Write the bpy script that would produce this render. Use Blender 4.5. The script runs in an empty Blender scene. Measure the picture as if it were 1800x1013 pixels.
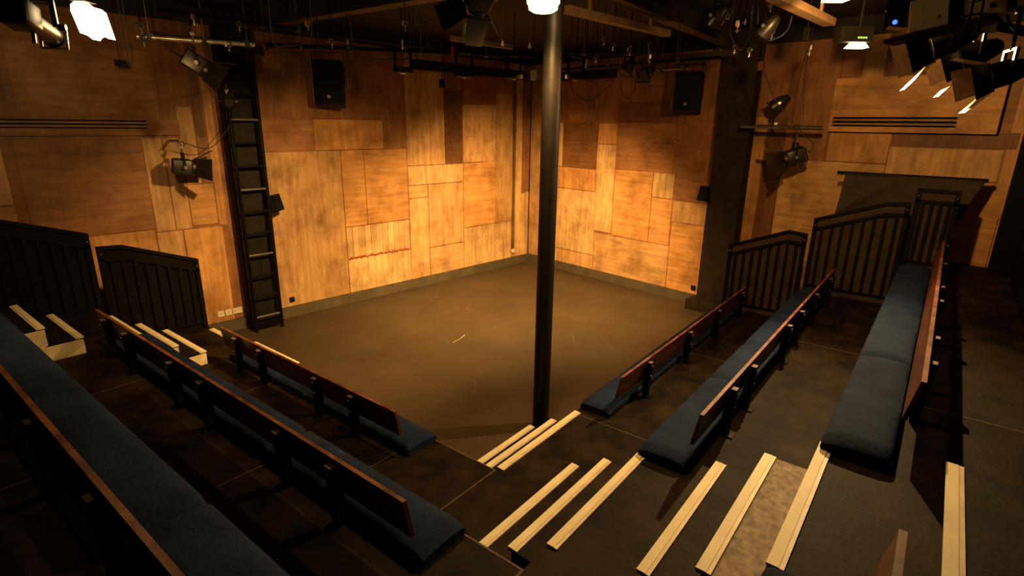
import bpy, math, random
from mathutils import Vector, Matrix, Quaternion
random.seed(7)
C = bpy.context.scene.collection
sc = bpy.context.scene

# ------------------------------------------------------------------ camera
CAM = Vector((-9.3725, -6.8846, 2.8498)); YAW, PITCH, ROLL, FPX = 37.9203, -16.6659, 0.8653, 962.076
_y, _p, _r = math.radians(YAW), math.radians(PITCH), math.radians(ROLL)
FWD = Vector((math.cos(_y)*math.cos(_p), math.sin(_y)*math.cos(_p), math.sin(_p)))
_rt = Vector((math.sin(_y), -math.cos(_y), 0)); _up = _rt.cross(FWD)
RGT = _rt*math.cos(_r) + _up*math.sin(_r); UPV = -_rt*math.sin(_r) + _up*math.cos(_r)
cam = bpy.data.cameras.new('camera'); cam.sensor_width = 36; cam.lens = FPX*36/1800; cam.clip_start = .05
co = bpy.data.objects.new('camera', cam); C.objects.link(co)
co.matrix_world = Matrix(((RGT.x, UPV.x, -FWD.x, CAM.x), (RGT.y, UPV.y, -FWD.y, CAM.y), (RGT.z, UPV.z, -FWD.z, CAM.z), (0, 0, 0, 1)))
sc.camera = co
def at(x, y, d):                       # a point of the room at distance d in front of the lens
    return CAM + (FWD + RGT*((x-900)/FPX) - UPV*((y-506.5)/FPX))*d

# ------------------------------------------------------------------ world, exposure, lights
w = bpy.data.worlds.new('world'); sc.world = w; w.use_nodes = True
w.node_tree.nodes['Background'].inputs[0].default_value = (1, .55, .22, 1)
w.node_tree.nodes['Background'].inputs[1].default_value = .0025
sc.view_settings.view_transform = 'Standard'; sc.view_settings.look = 'None'
sc.view_settings.exposure = 0; sc.view_settings.gamma = 1; sc.view_settings.use_curve_mapping = False
WARM = (1, .57, .18); WARM2 = (1, .62, .24)
def lamp(name, kind, loc, energy, color=WARM, radius=.06, target=None, angle=120, blend=1, parent=None):
    l = bpy.data.lights.new(name, kind); l.energy = energy; l.color = color; l.shadow_soft_size = radius
    o = bpy.data.objects.new(name, l); C.objects.link(o); o.location = loc
    if kind == 'SPOT':
        l.spot_size = math.radians(angle); l.spot_blend = blend
        o.rotation_euler = (Vector(target)-Vector(loc)).to_track_quat('-Z', 'Y').to_euler()
    return o
P_A = at(160, 38, 3.2); P_C = at(955, 4, 3.85); P_R = Vector((-4.9, -6.1, 3.66)); P_E = Vector((-3.25, -6.01, 3.565))
lamp('stage_wash_light', 'SPOT', (-3.3, -2.7, 3.5), 2150, WARM, .14, (-1.9, -1.35, -.1), 118, 1)
P_B = at(845, -8, 3.75)
lamp('stage_lantern_light', 'SPOT', P_B + (Vector((-4.9, .2, .3)) - P_B).normalized()*.17, 1350, WARM, .08, (-5.0, .2, -.15), 80, .9)
lamp('bulkhead_light', 'SPOT', P_C + Vector((0, 0, -.11)), 235, WARM, .08, P_C + Vector((0, 0, -2)), 165, .7)
lamp('bulkhead_glow', 'POINT', P_C + Vector((.06, -.16, .0)), 12, WARM, .05)
lamp('flood_light_left', 'SPOT', P_A + Vector((0, 0, -.13)), 110, WARM, .08, P_A + Vector((.3, 1.5, -1.3)), 150, .8)
lamp('flood_glow_left', 'POINT', P_A + Vector((.10, .16, -.05)), 9, WARM, .06)
lamp('flood_light_right', 'SPOT', P_R + Vector((0, 0, -.10)), 260, (1, .53, .16), .05, Vector((-1.0, -5.6, 1.5)), 120, .8)
lamp('flood_glow_right', 'POINT', P_R + Vector((-.06, -.14, -.03)), 9, WARM, .05)
lamp('house_light', 'SPOT', P_E + Vector((-.08, 0, -.06)), 720, WARM2, .022, Vector((-6.6, -5.9, .9)), 104, .85)

# ------------------------------------------------------------------ materials
def mat(name, col, rough=.6, var=.0, scale=6., metal=0., bump=0., spec=.5, col2=None, stretch=(1, 1, 1), emit=None, estr=0):
    m = bpy.data.materials.new(name); m.use_nodes = True; nt = m.node_tree; b = nt.nodes['Principled BSDF']
    b.inputs['Base Color'].default_value = (*col, 1); b.inputs['Roughness'].default_value = rough
    b.inputs['Metallic'].default_value = metal; b.inputs['Specular IOR Level'].default_value = spec
    if emit: b.inputs['Emission Color'].default_value = (*emit, 1); b.inputs['Emission Strength'].default_value = estr
    tc = nt.nodes.new('ShaderNodeTexCoord'); mp = nt.nodes.new('ShaderNodeMapping'); mp.inputs['Scale'].default_value = stretch
    nt.links.new(tc.outputs['Object'], mp.inputs['Vector'])
    n = nt.nodes.new('ShaderNodeTexNoise'); n.inputs['Scale'].default_value = scale; n.inputs['Detail'].default_value = 6; n.inputs['Roughness'].default_value = .62
    nt.links.new(mp.outputs[0], n.inputs['Vector'])
    r = nt.nodes.new('ShaderNodeValToRGB'); r.color_ramp.elements[0].position = .35; r.color_ramp.elements[1].position = .7
    c2 = col2 if col2 else tuple(min(1, c*(1+var)) for c in col)
    r.color_ramp.elements[0].color = (*[c*(1-var) for c in col], 1); r.color_ramp.elements[1].color = (*c2, 1)
    nt.links.new(n.outputs['Fac'], r.inputs[0]); nt.links.new(r.outputs[0], b.inputs['Base Color'])
    if bump:
        bp = nt.nodes.new('ShaderNodeBump'); bp.inputs['Strength'].default_value = bump; bp.inputs['Distance'].default_value = .01
        n2 = nt.nodes.new('ShaderNodeTexNoise'); n2.inputs['Scale'].default_value = scale*9; n2.inputs['Detail'].default_value = 4
        nt.links.new(mp.outputs[0], n2.inputs['Vector']); nt.links.new(n2.outputs['Fac'], bp.inputs['Height']); nt.links.new(bp.outputs[0], b.inputs['Normal'])
    return m
M = {}
M['black'] = mat('black_paint', (.010, .008, .006), .6, .4, 9, bump=.1, spec=.15)
M['black_gloss'] = mat('black_gloss_paint', (.012, .009, .007), .48, .4, 5, spec=.3)
M['iron'] = mat('black_steel', (.0035, .003, .0026), .5, .4, 14, spec=.10)
M['steel'] = mat('worn_steel', (.22, .20, .17), .35, .5, 18, metal=.85)
M['grey'] = mat('grey_tube', (.13, .125, .11), .4, .3, 12, metal=.5)
M['chrome'] = mat('bright_bolt', (.75, .72, .66), .25, .1, 20, metal=.9)
M['band'] = mat('dark_brown_board', (.021, .014, .010), .65, .35, 7, spec=.15)
M['tier'] = mat('tier_floor_paint', (.0055, .0038, .0026), .65, .5, 4.2, bump=.18, spec=.09, col2=(.024, .0135, .0065))
M['riser'] = mat('tier_riser_paint', (.005, .004, .003), .75, .4, 4, spec=.06)
M['infill'] = mat('brown_infill_sheet', (.040, .026, .017), .7, .3, 6, spec=.12)
M['endcap'] = mat('post_end_grain', (.16, .10, .06), .6, .3, 9)
M['base'] = mat('grey_brown_skirting', (.082, .066, .042), .6, .2, 5, spec=.2)
M['tread'] = mat('worn_tread', (.19, .135, .09), .6, .35, 26, bump=.2, spec=.2, col2=(.36, .265, .185))
M['nosing'] = mat('cream_nosing', (.72, .63, .42), .55, .10, 5, bump=.08, spec=.3)
M['nosing_edge'] = mat('pale_nosing_lip', (.62, .50, .33), .5, .2, 9)
M['white_ply'] = mat('scuffed_white_plywood', (.66, .55, .36), .6, .25, 7, bump=.1)
M['seam'] = mat('worn_seam', (.075, .036, .018), .7, .5, 14)
M['cushion'] = mat('navy_upholstery', (.0105, .0195, .050), .9, .3, 5, bump=.35, spec=.10)
M['mahogany'] = mat('mahogany_varnish', (.075, .019, .009), .36, .45, 3.2, stretch=(1, 1, 4), col2=(.12, .032, .013))
M['maho_edge'] = mat('paler_mahogany_edge', (.15, .038, .015), .42, .5, 7, col2=(.30, .11, .045))  # paler, redder mahogany for the top edges of the boards
M['timber'] = mat('bare_timber', (.34, .21, .11), .6, .25, 5, bump=.1)
M['ceiling'] = mat('black_ceiling', (.010, .008, .007), .8, .4, 2)
M['beam'] = mat('painted_beam', (.040, .030, .022), .55, .35, 3)
M['speaker'] = mat('speaker_case', (.007, .007, .007), .65, .3, 12, spec=.15)
M['grille'] = mat('speaker_grille', (.005, .005, .005), .7, .3, 60, bump=.3, spec=.12)
M['cloth'] = mat('black_drape', (.026, .0165, .0105), .8, .3, 6, bump=.2)
M['socket'] = mat('white_plastic', (.62, .54, .42), .4, .08, 6)
M['cream'] = mat('cream_case', (.55, .47, .27), .45, .08, 6)
M['door_leaf'] = mat('barn_door_black', (.016, .013, .011), .38, .3, 8)
M['door_in'] = mat('barn_door_lamplit_metal', (.42, .25, .14), .45, .3, 8, metal=.3)  # lamplight on the inner door leaves, put into a copper colour
M['lens'] = mat('lens_glass', (.02, .02, .02), .12, .1, 4, spec=.9)
M['frame'] = mat('lamplit_pale_metal', (.75, .72, .64), .3, .1, 8, metal=.6)  # lamplight on gel frames and left pipe, put into a pale metal colour
M['cable'] = mat('black_cable', (.010, .008, .007), .6, .3, 20)
M['redmark'] = mat('red_scrawl', (.42, .07, .03), .7, .3, 20)
M['red'] = mat('red_tape', (.40, .02, .015), .5, .2, 9)
M['yellow'] = mat('yellow_tag', (.62, .42, .06), .5, .2, 9)
M['orange'] = mat('orange_rope', (.55, .16, .05), .6, .2, 9)
M['teal'] = mat('teal_rope', (.12, .30, .26), .6, .2, 9)
M['glow'] = mat('lit_glass', (.9, .8, .6), .4, .02, 4, emit=(1, .72, .34), estr=14)
M['glow_o'] = mat('lit_orange_glass', (.9, .7, .4), .4, .02, 4, emit=(1, .55, .17), estr=13)
M['glow_e'] = mat('lit_flood_glass', (.9, .85, .6), .4, .02, 4, emit=(1, .80, .38), estr=14)
M['led_g'] = mat('green_led', (.1, .5, .1), .4, .02, 4, emit=(.42, .85, .12), estr=1.6)
M['led_b'] = mat('blue_led', (.05, .1, .6), .4, .02, 4, emit=(.04, .14, 1), estr=3)

def floor_mat():
    m = bpy.data.materials.new('scuffed_stage_floor'); m.use_nodes = True; nt = m.node_tree; b = nt.nodes['Principled BSDF']
    tc = nt.nodes.new('ShaderNodeTexCoord')
    n = nt.nodes.new('ShaderNodeTexNoise'); n.inputs['Scale'].default_value = 1.1; n.inputs['Detail'].default_value = 8; n.inputs['Roughness'].default_value = .65
    nt.links.new(tc.outputs['Object'], n.inputs['Vector'])
    r = nt.nodes.new('ShaderNodeValToRGB'); r.color_ramp.elements[0].position = .3; r.color_ramp.elements[1].position = .75
    r.color_ramp.elements[0].color = (.036, .024, .0135, 1); r.color_ramp.elements[1].color = (.064, .044, .0235, 1)
    nt.links.new(n.outputs['Fac'], r.inputs[0])
    mp = nt.nodes.new('ShaderNodeMapping'); mp.inputs['Scale'].default_value = (1.4, 9, 1); mp.inputs['Rotation'].default_value = (0, 0, .5)
    nt.links.new(tc.outputs['Object'], mp.inputs['Vector'])
    s = nt.nodes.new('ShaderNodeTexNoise'); s.inputs['Scale'].default_value = 3.2; s.inputs['Detail'].default_value = 9
    nt.links.new(mp.outputs[0], s.inputs['Vector'])
    r2 = nt.nodes.new('ShaderNodeValToRGB'); r2.color_ramp.elements[0].position = .62; r2.color_ramp.elements[1].position = .80
    r2.color_ramp.elements[0].color = (0, 0, 0, 1); r2.color_ramp.elements[1].color = (.55, .55, .55, 1)
    nt.links.new(s.outputs['Fac'], r2.inputs[0])
    mx = nt.nodes.new('ShaderNodeMix'); mx.data_type = 'RGBA'; mx.inputs[7].default_value = (.13, .095, .055, 1)
    nt.links.new(r2.outputs[0], mx.inputs[0]); nt.links.new(r.outputs[0], mx.inputs[6]); nt.links.new(mx.outputs[2], b.inputs['Base Color'])
    b.inputs['Roughness'].default_value = .55; b.inputs['Specular IOR Level'].default_value = .35
    bp = nt.nodes.new('ShaderNodeBump'); bp.inputs['Strength'].default_value = .12; bp.inputs['Distance'].default_value = .01
    nt.links.new(s.outputs['Fac'], bp.inputs['Height']); nt.links.new(bp.outputs[0], b.inputs['Normal'])
    return m
M['stage'] = floor_mat()

def ply_mat():          # plywood: every sheet has its own stain (colour attribute) and its own grain direction (alpha)
    m = bpy.data.materials.new('stained_plywood'); m.use_nodes = True; nt = m.node_tree; b = nt.nodes['Principled BSDF']; L = nt.links
    at_ = nt.nodes.new('ShaderNodeAttribute'); at_.attribute_name = 'stain'
    tc = nt.nodes.new('ShaderNodeTexCoord')
    def grain(sx, sz):
        mp = nt.nodes.new('ShaderNodeMapping'); mp.inputs['Scale'].default_value = (sx, 1, sz); L.new(tc.outputs['Object'], mp.inputs['Vector'])
        n = nt.nodes.new('ShaderNodeTexNoise'); n.inputs['Scale'].default_value = 1.6; n.inputs['Detail'].default_value = 9; n.inputs['Roughness'].default_value = .68
        n.inputs['Distortion'].default_value = .35; L.new(mp.outputs[0], n.inputs['Vector']); return n
    gv, gh = grain(9, .9), grain(.9, 9)
    mx = nt.nodes.new('ShaderNodeMix'); mx.data_type = 'FLOAT'; L.new(at_.outputs['Alpha'], mx.inputs[0]); L.new(gv.outputs['Fac'], mx.inputs[2]); L.new(gh.outputs['Fac'], mx.inputs[3])
    r = nt.nodes.new('ShaderNodeValToRGB'); r.color_ramp.elements[0].position = .30; r.color_ramp.elements[1].position = .66
    r.color_ramp.elements[0].color = (.50, .46, .42, 1); r.color_ramp.elements[1].color = (1.1, 1.1, 1.1, 1)
    L.new(mx.outputs[0], r.inputs[0])
    mul = nt.nodes.new('ShaderNodeMix'); mul.data_type = 'RGBA'; mul.blend_type = 'MULTIPLY'; mul.inputs[0].default_value = .85
    L.new(at_.outputs['Color'], mul.inputs[6]); L.new(r.outputs[0], mul.inputs[7])
    st = nt.nodes.new('ShaderNodeTexNoise'); st.inputs['Scale'].default_value = 1.7; st.inputs['Detail'].default_value = 7; st.inputs['Roughness'].default_value = .7
    L.new(tc.outputs['Object'], st.inputs['Vector'])
    r2 = nt.nodes.new('ShaderNodeValToRGB'); r2.color_ramp.elements[0].position = .34; r2.color_ramp.elements[1].position = .56
    r2.color_ramp.elements[0].color = (.46, .42, .36, 1); r2.color_ramp.elements[1].color = (1, 1, 1, 1)
    L.new(st.outputs['Fac'], r2.inputs[0])
    m2 = nt.nodes.new('ShaderNodeMix'); m2.data_type = 'RGBA'; m2.blend_type = 'MULTIPLY'; m2.inputs[0].default_value = .9
    L.new(mul.outputs[2], m2.inputs[6]); L.new(r2.outputs[0], m2.inputs[7]); L.new(m2.outputs[2], b.inputs['Base Color'])
    b.inputs['Roughness'].default_value = .55; b.inputs['Specular IOR Level'].default_value = .3
    return m
M['ply'] = ply_mat()

# ------------------------------------------------------------------ mesh helpers
class MB:
    def __init__(s): s.v = []; s.f = []; s.c = []; s.mi = []; s.cur = (1, 1, 1, 0); s.m = 0
    def add(s, vs, fs, T=None):
        o = len(s.v); s.v += [tuple(T @ Vector(p)) if T else tuple(p) for p in vs]
        for f in fs: s.f.append([i+o for i in f]); s.c.append(s.cur); s.mi.append(s.m)
    def box(s, a, b, T=None):
        x0, y0, z0 = a; x1, y1, z1 = b
        s.add([(x0, y0, z0), (x1, y0, z0), (x1, y1, z0), (x0, y1, z0), (x0, y0, z1), (x1, y0, z1), (x1, y1, z1), (x0, y1, z1)],
              [(0, 3, 2, 1), (4, 5, 6, 7), (0, 1, 5, 4), (1, 2, 6, 5), (2, 3, 7, 6), (3, 0, 4, 7)], T)
        return s
    def prism(s, poly, z0, z1, T=None):
        n = len(poly); area = sum(poly[i][0]*poly[(i+1) % n][1]-poly[(i+1) % n][0]*poly[i][1] for i in range(n))
        if area < 0: poly = poly[::-1]
        s.add([(x, y, z0) for x, y in poly]+[(x, y, z1) for x, y in poly],
              [tuple(range(n))[::-1], tuple(range(n, 2*n))]+[(i, (i+1) % n, n+(i+1) % n, n+i) for i in range(n)], T)
        return s
    def tube(s, pts, r, n=10, T=None, cap=True):
        pts = [Vector(p) for p in pts]; rs = r if isinstance(r, (list, tuple)) else [r]*len(pts)
        rings = []; up = None
        for i, p in enumerate(pts):
            d = (pts[min(i+1, len(pts)-1)]-pts[max(i-1, 0)]).normalized()
            if up is None or abs(up.dot(d)) > .98: up = Vector((0, 0, 1)) if abs(d.z) < .9 else Vector((1, 0, 0))
            a = d.cross(up).normalized(); up = a.cross(d).normalized()
            rings.append([p+(a*math.cos(2*math.pi*k/n)+up*math.sin(2*math.pi*k/n))*rs[i] for k in range(n)])
        vs = [q for g in rings for q in g]; fs = []
        for i in range(len(pts)-1):
            for k in range(n): fs.append((i*n+k, i*n+(k+1) % n, (i+1)*n+(k+1) % n, (i+1)*n+k))
        if cap: fs += [tuple(range(n))[::-1], tuple(range((len(pts)-1)*n, len(pts)*n))]
        s.add(vs, fs, T); return s
    def rbox(s, a, b, r=.02, T=None, seg=3):      # box with rounded vertical-section edges (rounded in all directions by corner rings)
        x0, y0, z0 = a; x1, y1, z1 = b; r = min(r, (x1-x0)/2.01, (y1-y0)/2.01, (z1-z0)/2.01)
        prof = []
        for k in range(seg+1): t = math.pi/2*k/seg; prof.append((r-r*math.sin(t), z0+r-r*math.cos(t)))
        for k in range(seg+1): t = math.pi/2*k/seg; prof.append((r-r*math.cos(t), z1-r+r*math.sin(t)))
        rings = []
        for ins, z in prof:
            ring = []; rr = max(r-ins, .0005) if ins < r else .0005
            for cx, cy, a0 in ((x1-r, y1-r, 0), (x0+r, y1-r, 90), (x0+r, y0+r, 180), (x1-r, y0+r, 270)):
                for k in range(seg+1):
                    t = math.radians(a0+90*k/seg); ring.append((cx+rr*math.cos(t), cy+rr*math.sin(t), z))
            rings.append(ring)
        n = len(rings[0]); vs = [p for g in rings for p in g]; fs = []
        for i in range(len(rings)-1):
            for k in range(n): fs.append((i*n+k, i*n+(k+1) % n, (i+1)*n+(k+1) % n, (i+1)*n+k))
        fs += [tuple(range(n))[::-1], tuple(range((len(rings)-1)*n, len(rings)*n))]
        s.add(vs, fs, T); return s
    def build(s, name, mats, parent=None, loc=(0, 0, 0), rotz=0, smooth=False, stain=False, label=None):
        me = bpy.data.meshes.new(name); me.from_pydata(s.v, [], s.f); me.update()
        for m in (mats if isinstance(mats, (list, tuple)) else [mats]): me.materials.append(M[m])
        if isinstance(mats, (list, tuple)):
            for p, i in zip(me.polygons, s.mi): p.material_index = i
        if stain:
            ca = me.color_attributes.new('stain', 'FLOAT_COLOR', 'CORNER')
            for p in me.polygons:
                for li in p.loop_indices: ca.data[li].color = s.c[p.index]
        if smooth:
            for p in me.polygons: p.use_smooth = True
            try: me.set_sharp_from_angle(angle=math.radians(40))
            except Exception: pass
        o = bpy.data.objects.new(name, me); C.objects.link(o); o.location = loc; o.rotation_euler = (0, 0, rotz)
        if parent: o.parent = parent
        if label: o['label'] = label
        return o
def tag(o, label, cat, group=None, kind=None):
    if label: o['label'] = label
    if cat: o['category'] = cat
    if group: o['group'] = group
    if kind: o['kind'] = kind
    return o
def thing(name, label, cat, loc=(0, 0, 0), rotz=0, group=None):
    o = bpy.data.objects.new(name, None); C.objects.link(o); o.location = loc; o.rotation_euler = (0, 0, rotz); o.empty_display_size = .1
    return tag(o, label, cat, group)
def struct(o): o['kind'] = 'structure'; return o
def copy_tree(o, loc, rotz=None, label=None):
    c = o.copy(); C.objects.link(c); c.location = loc
    if rotz is not None: c.rotation_euler = (0, 0, rotz)
    if label: c['label'] = label
    for ch in list(o.children):
        if ch.type != 'MESH': continue
        k = ch.copy(); C.objects.link(k); k.parent = c
        for g in ch.children: q = g.copy(); C.objects.link(q); q.parent = k
    return c

# ------------------------------------------------------------------ the room
# seating axes are the world axes; the two plywood walls meet at the origin and stand a few degrees askew of them
AL, AR = math.radians(-6.1153), math.radians(8.4481)
TL = Vector((-math.cos(AL), -math.sin(AL), 0)); NL = Vector((-TL.y, TL.x, 0))
TR = Vector((-math.sin(AR), -math.cos(AR), 0)); NR = Vector((TR.y, -TR.x, 0))
RZL = math.atan2(TL.y, TL.x); RZR = math.atan2(-TR.y, -TR.x)
def WL(s, z, off=0): return TL*s + NL*off + Vector((0, 0, z))
def WR(s, z, off=0): return TR*s + NR*off + Vector((0, 0, z))
H = [0, .4641, .8841, 1.3440, 1.80]
X = [0, -6.7516, -7.7149, -8.6564, -9.62, -11.2]
Y = [0, -4.7186, -5.6851, -6.6336, -7.59, -9.2]
YE, XE = -.20, -1.85                                   # ends of the tiers by the left and right rails
ZC = 4.2

b = MB(); b.box((-13, -10, -.06), (1.2, 2.6, 0)); struct(b.build('floor', 'stage'))
b = MB(); b.box((-13, -10, ZC), (1.2, 2.6, ZC+.08)); struct(b.build('ceiling', 'ceiling'))
# scratches in the stage paint
for i_, (x, y, a, l, w_) in enumerate(((-4.42, -2.02, -.02, .34, .003), (-2.55, -2.9, 1.0, .5, .0018), (-3.3, -1.2, .2, .3, .0015), (-5.3, -3.2, .5, .3, .0015), (-3.4, -3.3, .4, .4, .0015), (-1.6, -1.6, 1.1, .3, .0015))):
    b_ = []; f_ = []
    pts = [(x+math.cos(a+.25*t)*l*t, y+math.sin(a+.25*t)*l*t) for t in [k/6 for k in range(7)]]
    for k_, (p, q) in enumerate(zip(pts, pts[1:]+[pts[-1]])):
        d = (Vector((q[0]-p[0], q[1]-p[1], 0)) if q != p else Vector((1, 0, 0))).normalized()*w_
        b_ += [(p[0]+d.y, p[1]-d.x, .0008), (p[0]-d.y, p[1]+d.x, .0008)]
        if k_: f_.append((2*k_-2, 2*k_, 2*k_+1, 2*k_-1))
    me = bpy.data.meshes.new('scratch'); me.from_pydata(b_, [], f_); me.materials.append(M['tread' if i_ else 'nosing_edge'])
    o = bpy.data.objects.new('scratch', me); C.objects.link(o); o.parent = bpy.data.objects['floor']

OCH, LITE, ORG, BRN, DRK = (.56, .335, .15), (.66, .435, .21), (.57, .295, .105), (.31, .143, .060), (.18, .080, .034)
def wall(name, panels, sgn, rz, smax, fill):
    b = MB(); b.m = 1
    x0, x1 = (0, smax) if sgn > 0 else (-smax, 0)
    b.box((x0, -.16, 0), (x1, -.022, 3.97)); b.m = 2; b.box((x0, -.16, 3.97), (x1, -.005, ZC)); b.m = 0
    zj = 0
    for (s0, z0, s1, z1, col, g) in fill + panels:
        s0, s1 = sorted((s0, s1)); z0, z1 = sorted((z0, z1)); top = len(fill)
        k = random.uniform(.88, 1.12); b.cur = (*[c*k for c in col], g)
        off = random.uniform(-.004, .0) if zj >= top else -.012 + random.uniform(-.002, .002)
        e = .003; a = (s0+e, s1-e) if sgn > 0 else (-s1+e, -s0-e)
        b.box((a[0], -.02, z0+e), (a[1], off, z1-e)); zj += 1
    return struct(b.build(name, ['ply', 'band', 'ceiling'], rotz=rz, stain=True))
V_, H_ = 0., 1.
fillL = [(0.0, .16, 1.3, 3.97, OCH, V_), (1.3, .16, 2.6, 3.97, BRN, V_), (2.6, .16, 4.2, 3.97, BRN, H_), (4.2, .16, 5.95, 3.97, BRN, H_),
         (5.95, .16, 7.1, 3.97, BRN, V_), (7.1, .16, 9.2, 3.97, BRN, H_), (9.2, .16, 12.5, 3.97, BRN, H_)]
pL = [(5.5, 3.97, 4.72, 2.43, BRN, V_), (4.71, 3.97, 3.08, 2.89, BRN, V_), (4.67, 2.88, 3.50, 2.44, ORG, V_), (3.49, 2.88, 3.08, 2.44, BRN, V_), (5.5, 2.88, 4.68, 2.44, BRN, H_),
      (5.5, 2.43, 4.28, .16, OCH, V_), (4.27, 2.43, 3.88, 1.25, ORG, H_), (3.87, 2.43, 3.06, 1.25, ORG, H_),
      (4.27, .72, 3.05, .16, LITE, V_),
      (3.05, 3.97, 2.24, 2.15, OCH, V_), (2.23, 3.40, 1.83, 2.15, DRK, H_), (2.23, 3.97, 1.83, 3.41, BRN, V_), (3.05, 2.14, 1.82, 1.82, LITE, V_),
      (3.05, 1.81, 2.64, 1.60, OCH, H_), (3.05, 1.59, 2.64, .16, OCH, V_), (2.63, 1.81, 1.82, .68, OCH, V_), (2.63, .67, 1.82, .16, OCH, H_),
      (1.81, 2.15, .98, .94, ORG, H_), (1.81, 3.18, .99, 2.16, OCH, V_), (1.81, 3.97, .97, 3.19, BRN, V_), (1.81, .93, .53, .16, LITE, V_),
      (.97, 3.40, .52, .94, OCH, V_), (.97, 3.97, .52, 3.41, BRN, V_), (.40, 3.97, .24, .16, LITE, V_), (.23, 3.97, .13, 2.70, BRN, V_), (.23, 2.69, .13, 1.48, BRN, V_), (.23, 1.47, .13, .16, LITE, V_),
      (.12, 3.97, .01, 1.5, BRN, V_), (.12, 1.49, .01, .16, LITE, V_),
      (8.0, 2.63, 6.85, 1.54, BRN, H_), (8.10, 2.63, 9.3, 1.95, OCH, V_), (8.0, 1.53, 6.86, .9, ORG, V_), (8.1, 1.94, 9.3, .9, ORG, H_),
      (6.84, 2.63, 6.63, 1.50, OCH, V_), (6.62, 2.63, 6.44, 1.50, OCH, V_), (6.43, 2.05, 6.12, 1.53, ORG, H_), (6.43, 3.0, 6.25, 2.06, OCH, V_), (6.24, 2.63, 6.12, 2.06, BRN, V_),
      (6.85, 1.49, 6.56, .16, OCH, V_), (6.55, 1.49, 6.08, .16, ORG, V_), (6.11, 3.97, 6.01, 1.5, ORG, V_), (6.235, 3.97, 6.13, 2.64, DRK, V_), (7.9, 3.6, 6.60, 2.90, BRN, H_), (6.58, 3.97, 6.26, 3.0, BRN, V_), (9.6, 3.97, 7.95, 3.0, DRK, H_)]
for k in range(11):                                     # the ribbed sheet low on the left wall
    s0 = 3.06+k*.11; pL.append((s0, 1.24, s0+.11, .73, LITE if k % 2 else tuple(c*.86 for c in LITE), V_))
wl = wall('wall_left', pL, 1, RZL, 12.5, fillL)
b = MB()                                               # red scrawl along the foot of the ribbed sheet
pts = [(3.05+1.2*k/90, .006+.003*(k % 2), .738+.016*math.sin(k*2.1)+.016*random.uniform(-1, 1)) for k in range(91)]
b.tube(pts, .0075, 5); b.build('red_scrawl', 'redmark', wl)
b = MB(); b.cur = (.16, .095, .05, 0.); b.box((.43, -.019, .34), (.50, .001, 3.7)); b.build('conduit_chase', 'ply', wl, stain=True)

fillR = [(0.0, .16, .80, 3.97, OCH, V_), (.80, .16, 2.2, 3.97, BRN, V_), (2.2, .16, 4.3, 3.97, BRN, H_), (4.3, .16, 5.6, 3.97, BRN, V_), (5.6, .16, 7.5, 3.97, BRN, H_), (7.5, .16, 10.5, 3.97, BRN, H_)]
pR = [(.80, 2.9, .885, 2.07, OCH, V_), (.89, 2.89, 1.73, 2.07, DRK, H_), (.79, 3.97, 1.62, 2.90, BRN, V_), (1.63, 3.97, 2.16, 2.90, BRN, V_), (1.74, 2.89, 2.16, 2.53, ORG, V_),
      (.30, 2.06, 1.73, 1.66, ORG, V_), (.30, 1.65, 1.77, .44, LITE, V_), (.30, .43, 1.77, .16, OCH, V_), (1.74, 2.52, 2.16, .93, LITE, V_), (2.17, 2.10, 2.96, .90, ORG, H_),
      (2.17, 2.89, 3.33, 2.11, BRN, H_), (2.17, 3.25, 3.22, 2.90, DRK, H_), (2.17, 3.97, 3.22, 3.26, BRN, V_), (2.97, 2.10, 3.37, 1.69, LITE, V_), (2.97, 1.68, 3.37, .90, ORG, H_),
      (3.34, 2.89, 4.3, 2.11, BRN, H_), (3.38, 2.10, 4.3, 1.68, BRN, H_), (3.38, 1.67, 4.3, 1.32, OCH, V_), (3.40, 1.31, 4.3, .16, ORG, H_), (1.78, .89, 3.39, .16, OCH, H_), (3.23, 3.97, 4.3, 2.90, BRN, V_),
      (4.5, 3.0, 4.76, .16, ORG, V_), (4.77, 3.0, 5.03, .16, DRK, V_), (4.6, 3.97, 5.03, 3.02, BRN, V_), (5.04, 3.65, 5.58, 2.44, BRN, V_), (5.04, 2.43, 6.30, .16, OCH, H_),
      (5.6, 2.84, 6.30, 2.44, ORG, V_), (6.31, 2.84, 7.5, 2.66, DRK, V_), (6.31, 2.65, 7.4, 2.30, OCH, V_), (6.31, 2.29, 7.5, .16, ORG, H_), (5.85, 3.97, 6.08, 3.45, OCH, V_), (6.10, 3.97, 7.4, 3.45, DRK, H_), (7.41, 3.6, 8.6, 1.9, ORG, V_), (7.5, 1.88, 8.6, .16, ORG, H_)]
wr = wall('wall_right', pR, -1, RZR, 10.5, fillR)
b = MB(); b.box((0, .001, 0), (12.5, .022, .16)); b.box((.06, .001, 0), (.17, .06, .165)); struct(b.build('baseboard_left', 'base', rotz=RZL))
b = MB(); b.box((-10.5, .001, 0), (-.03, .022, .16)); struct(b.build('baseboard_right', 'base', rotz=RZR))
b = MB(); b.box((5.47, .024, 0), (5.93, .15, 3.97)); tag(b.build('wall_pillar', 'black', rotz=RZL), 'black boxed pillar behind the scaffold ladder on the left wall', 'pillar')
b = MB(); b.box((-4.60, .024, 0), (-4.10, .22, 3.97)); o = b.build('wall_pillar', 'band', rotz=RZR)
tag(o, 'wide dark pillar on the right wall beside the lowest rail', 'pillar')
b = MB(); b.box((-4.75, .024, 0), (-3.98, .34, .17)); tag(b.build('pillar_plinth', 'band', rotz=RZR), 'low dark plinth at the foot of the wide right pillar', 'plinth')
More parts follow.
